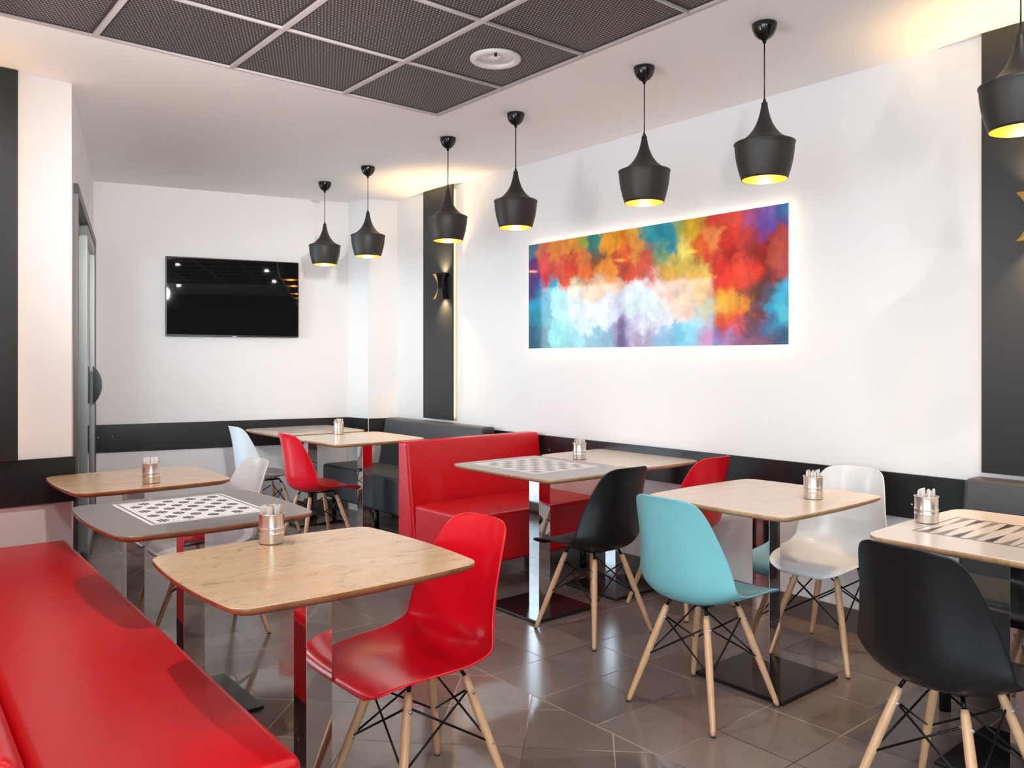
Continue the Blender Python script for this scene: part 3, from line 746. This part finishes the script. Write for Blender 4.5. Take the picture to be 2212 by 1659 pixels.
# long red bench in the left foreground
an = math.atan2(.075, 2.72)
t = thing('booth_bench', 'long red upholstered bench in the left foreground', 'bench', (.795, 1.67, 0), -an)
o = MB().box(-.485, 0, 0, 2.76, .165, .452).build('seat', M['red_vinyl'], t); bevel(o, .028, 4)
m = MB(); m.prism([(-.475, .40), (-.605, .82), (-.675, .82), (-.685, .165), (-.48, .165)], -.5, 2.73, axis='Y'); o = m.build('backrest', M['red_vinyl'], t); bevel(o, .02, 4)
legs(t, [(-.08, .1), (-.08, 1.3), (-.08, 2.6), (-.45, .1), (-.45, 2.6)])
# charcoal benches along the right wall
def wall_bench(y0, y1, yb1, label, notch=False):
    t = thing('wall_bench', label, 'bench', (3.16, y0, 0)); L = y1 - y0
    m = MB()
    if notch: m.prism([(0, 0), (.50, 0), (.50, yb1 - y0 - .02), (.36, yb1 - y0 - .02), (.36, L), (0, L)], .175, .450)
    else: m.box(0, .50, 0, L, .175, .450)
    o = m.build('seat', M['dark_vinyl'], t); bevel(o, .024, 4)
    m = MB(); m.prism([(.44, .19), (.605, .19), (.605, .825), (.480, .825), (.41, .452)], 0, yb1 - y0, axis='Y'); o = m.build('backrest', M['dark_vinyl'], t); bevel(o, .024, 4)
    legs(t, [(.06, .1), (.06, L / 2), (.06, L - .1), (.5, .1), (.5, min(L - .1, yb1 - y0 - .1))])
wall_bench(4.72, 6.30, 6.09, 'charcoal upholstered bench along the wall behind the red booth', True)
wall_bench(-.35, 1.425, 1.425, 'charcoal upholstered bench at the right edge under the black panel')

# ------------------------------------------------------------------ tins of sachets
def tin(x, y, where, packets, a0=0, folded=False):
    t = thing('sachet_tin', 'ribbed metal tin of paper sachets standing on the ' + where, 'tin', (x, y, .7503), a0)
    r = .038
    prof = [(.0001, .001), (r - .002, .001), (r, .003), (r, .028), (r + .0018, .030), (r + .0018, .033), (r, .035), (r, .044), (r + .0018, .046), (r + .0018, .049), (r, .051), (r, .088), (r + .0025, .090), (r + .003, .092), (r, .0935), (r - .002, .092), (r - .002, .004), (.0001, .004)]
    pf = []
    for q in range(len(prof)):      # close support rings keep the ribs crisp
        p = prof[q]
        if 0 < q < len(prof) - 1:
            a, b = prof[q - 1], prof[q + 1]
            for w_, o_ in ((a, 0), (b, 1)):
                L = math.hypot(w_[0] - p[0], w_[1] - p[1]); e_ = min(.0004, L * .3)
                pf.append((p[0] + (w_[0] - p[0]) / L * e_, p[1] + (w_[1] - p[1]) / L * e_))
        else: pf.append(p)
    m = MB(); m.lathe(pf, 48); m.build('can', M['tin'], t)
    lab = 'paper sachet in the tin on the ' + where
    g = 'sachets in the tin on the ' + where
    rnd = random.Random(int(x * 1000 + y * 77))
    proto = None
    cells = [(i, j) for i in range(-2, 3) for j in range(-1, 2)]
    for i, j in cells[:packets]:
        if proto is None:
            pk = MB(); pk.box(-.0055, .0055, -.0028, .0028, 0, .104); pk.box(-.0062, .0062, -.0008, .0008, .104, .109)
            proto = pk.build('sugar_sachet', M['paper'] if not folded else M['paper']); bevel(proto, .0009, 1); o = proto
        else: o = proto.copy(); C.objects.link(o)
        px, py = i * .0125 + rnd.uniform(-.001, .001), j * .0165 + rnd.uniform(-.002, .002)
        a = a0; o.location = (x + px * math.cos(a) - py * math.sin(a), y + px * math.sin(a) + py * math.cos(a), .755 + rnd.uniform(0, .006))
        o.rotation_euler = (rnd.uniform(-.05, .05), rnd.uniform(-.05, .05), a0 + rnd.uniform(-.5, .5))
        tag(o, lab, 'sachet', g)
        if rnd.random() < .18:
            o.material_slots[0].link = 'OBJECT'; o.material_slots[0].material = M['paper_tan']
tin(1.050, 2.437, 'foreground wooden table', 15, .3)
tin(1.132, 3.975, 'far left wooden table', 15, -.2)
tin(2.974, 5.655, 'pale table beside the far charcoal bench', 15, .5)
tin(3.290, 3.355, 'plain pale table by the wall', 15, .1)
tin(3.094, 1.790, 'pale table by the aqua chair', 15, .4)
tin(2.948, 1.275, 'backgammon table', 15, 0)

# ------------------------------------------------------------------ light
wd = bpy.data.worlds.new('sky'); bpy.context.scene.world = wd; wd.use_nodes = True
bg = wd.node_tree.nodes['Background']
tc = wd.node_tree.nodes.new('ShaderNodeTexCoord'); sp = wd.node_tree.nodes.new('ShaderNodeSeparateXYZ'); rp = wd.node_tree.nodes.new('ShaderNodeValToRGB')
wd.node_tree.links.new(tc.outputs['Generated'], sp.inputs[0]); wd.node_tree.links.new(sp.outputs[2], rp.inputs[0]); wd.node_tree.links.new(rp.outputs[0], bg.inputs[0])
rp.color_ramp.elements[0].color = (.80, .90, 1, 1); rp.color_ramp.elements[1].color = (.55, .75, 1, 1)
bg.inputs[1].default_value = 5.3
def portal(loc, rot, sx, sy, name='window_portal'):
    ld = bpy.data.lights.new(name, 'AREA'); ld.shape = 'RECTANGLE'; ld.size = sx; ld.size_y = sy; ld.cycles.is_portal = True
    lo = bpy.data.objects.new(name, ld); C.objects.link(lo); lo.location = loc; lo.rotation_euler = rot
for a, b in wy: portal((XL - .2, (a + b) / 2, (wz0 + wz1) / 2), (0, -PI / 2, 0), wz1 - wz0, b - a)
portal(((rx0 + rx1) / 2, YB - .2, (rz0 + rz1) / 2), (PI / 2, 0, PI), rx1 - rx0, rz1 - rz0)
pc = DP(mid, -.25, DH / 2); portal(tuple(pc), (PI / 2, 0, math.atan2(DD.y, DD.x) ), d1 - d0, DH)
# added unseen fill disks under the ceiling, brightening the near part of the room
for x, y, e in ((.57, 2.96, 9), (1.17, 1.18, 3), (2.36, .58, 6), (.57, -.61, 12), (2.36, -1.2, 6), (-1.9, .4, 16), (.57, -2.4, 12), (-1.9, -2.4, 16)):
    ld = bpy.data.lights.new('added_fill_disk', 'AREA'); ld.shape = 'DISK'; ld.size = .05; ld.energy = e; ld.color = (1, .95, .90); ld.spread = PI
    lo = bpy.data.objects.new('added_fill_disk', ld); C.objects.link(lo); lo.location = (x, y, CEIL - .012)

# unseen fill spot added high near the camera to brighten the far end
for x, y, tx, ty, tz, e in ((.75, .2, 2.5, 6.7, 1.9, 230),):
    ld = bpy.data.lights.new('added_fill_spot', 'SPOT'); ld.energy = e; ld.color = (1, .97, .95); ld.spot_size = R_(36); ld.spot_blend = 1; ld.shadow_soft_size = .12
    lo = bpy.data.objects.new('added_fill_spot', ld); C.objects.link(lo); lo.location = (x, y, 2.35)
    lo.rotation_euler = Vector((tx - x, ty - y, tz - 2.35)).to_track_quat('-Z', 'Y').to_euler()
# unseen fill light and ledge added on the partition to brighten the ceiling
cl = MB(); cl.prism([(.06, 1.62), (.19, 1.62), (.24, 4.5), (.13, 4.5)], 1.78, 1.80); cl.prism([(.18, 1.62), (.19, 1.62), (.24, 4.5), (.23, 4.5)], 1.80, 1.83)
struct(cl.build('added_fill_ledge', M['wall']))
ld = bpy.data.lights.new('added_ceiling_fill', 'AREA'); ld.shape = 'RECTANGLE'; ld.size = 1.4; ld.size_y = .06; ld.energy = 19; ld.color = (1, .94, .91)
lo = bpy.data.objects.new('added_ceiling_fill', ld); C.objects.link(lo); lo.location = (.14, 2.35, 1.85)
lo.rotation_euler = Vector((.62, .42, .66)).to_track_quat('-Z', 'X').to_euler()
sc = bpy.context.scene
cy0 = sc.cycles; cy0.adaptive_threshold = .015
sc.view_settings.view_transform = 'Standard'; sc.view_settings.look = 'None'; sc.view_settings.exposure = 1.18; sc.view_settings.gamma = 1
sc.view_settings.use_curve_mapping = False
cy = sc.cycles
cy.max_bounces = 8; cy.diffuse_bounces = 6; cy.glossy_bounces = 5; cy.transmission_bounces = 4; cy.transparent_max_bounces = 10
cy.caustics_reflective = False; cy.caustics_refractive = False; cy.sample_clamp_indirect = 6
cy.use_denoising = True
try: cy.denoiser = 'OPENIMAGEDENOISE'
except Exception: pass
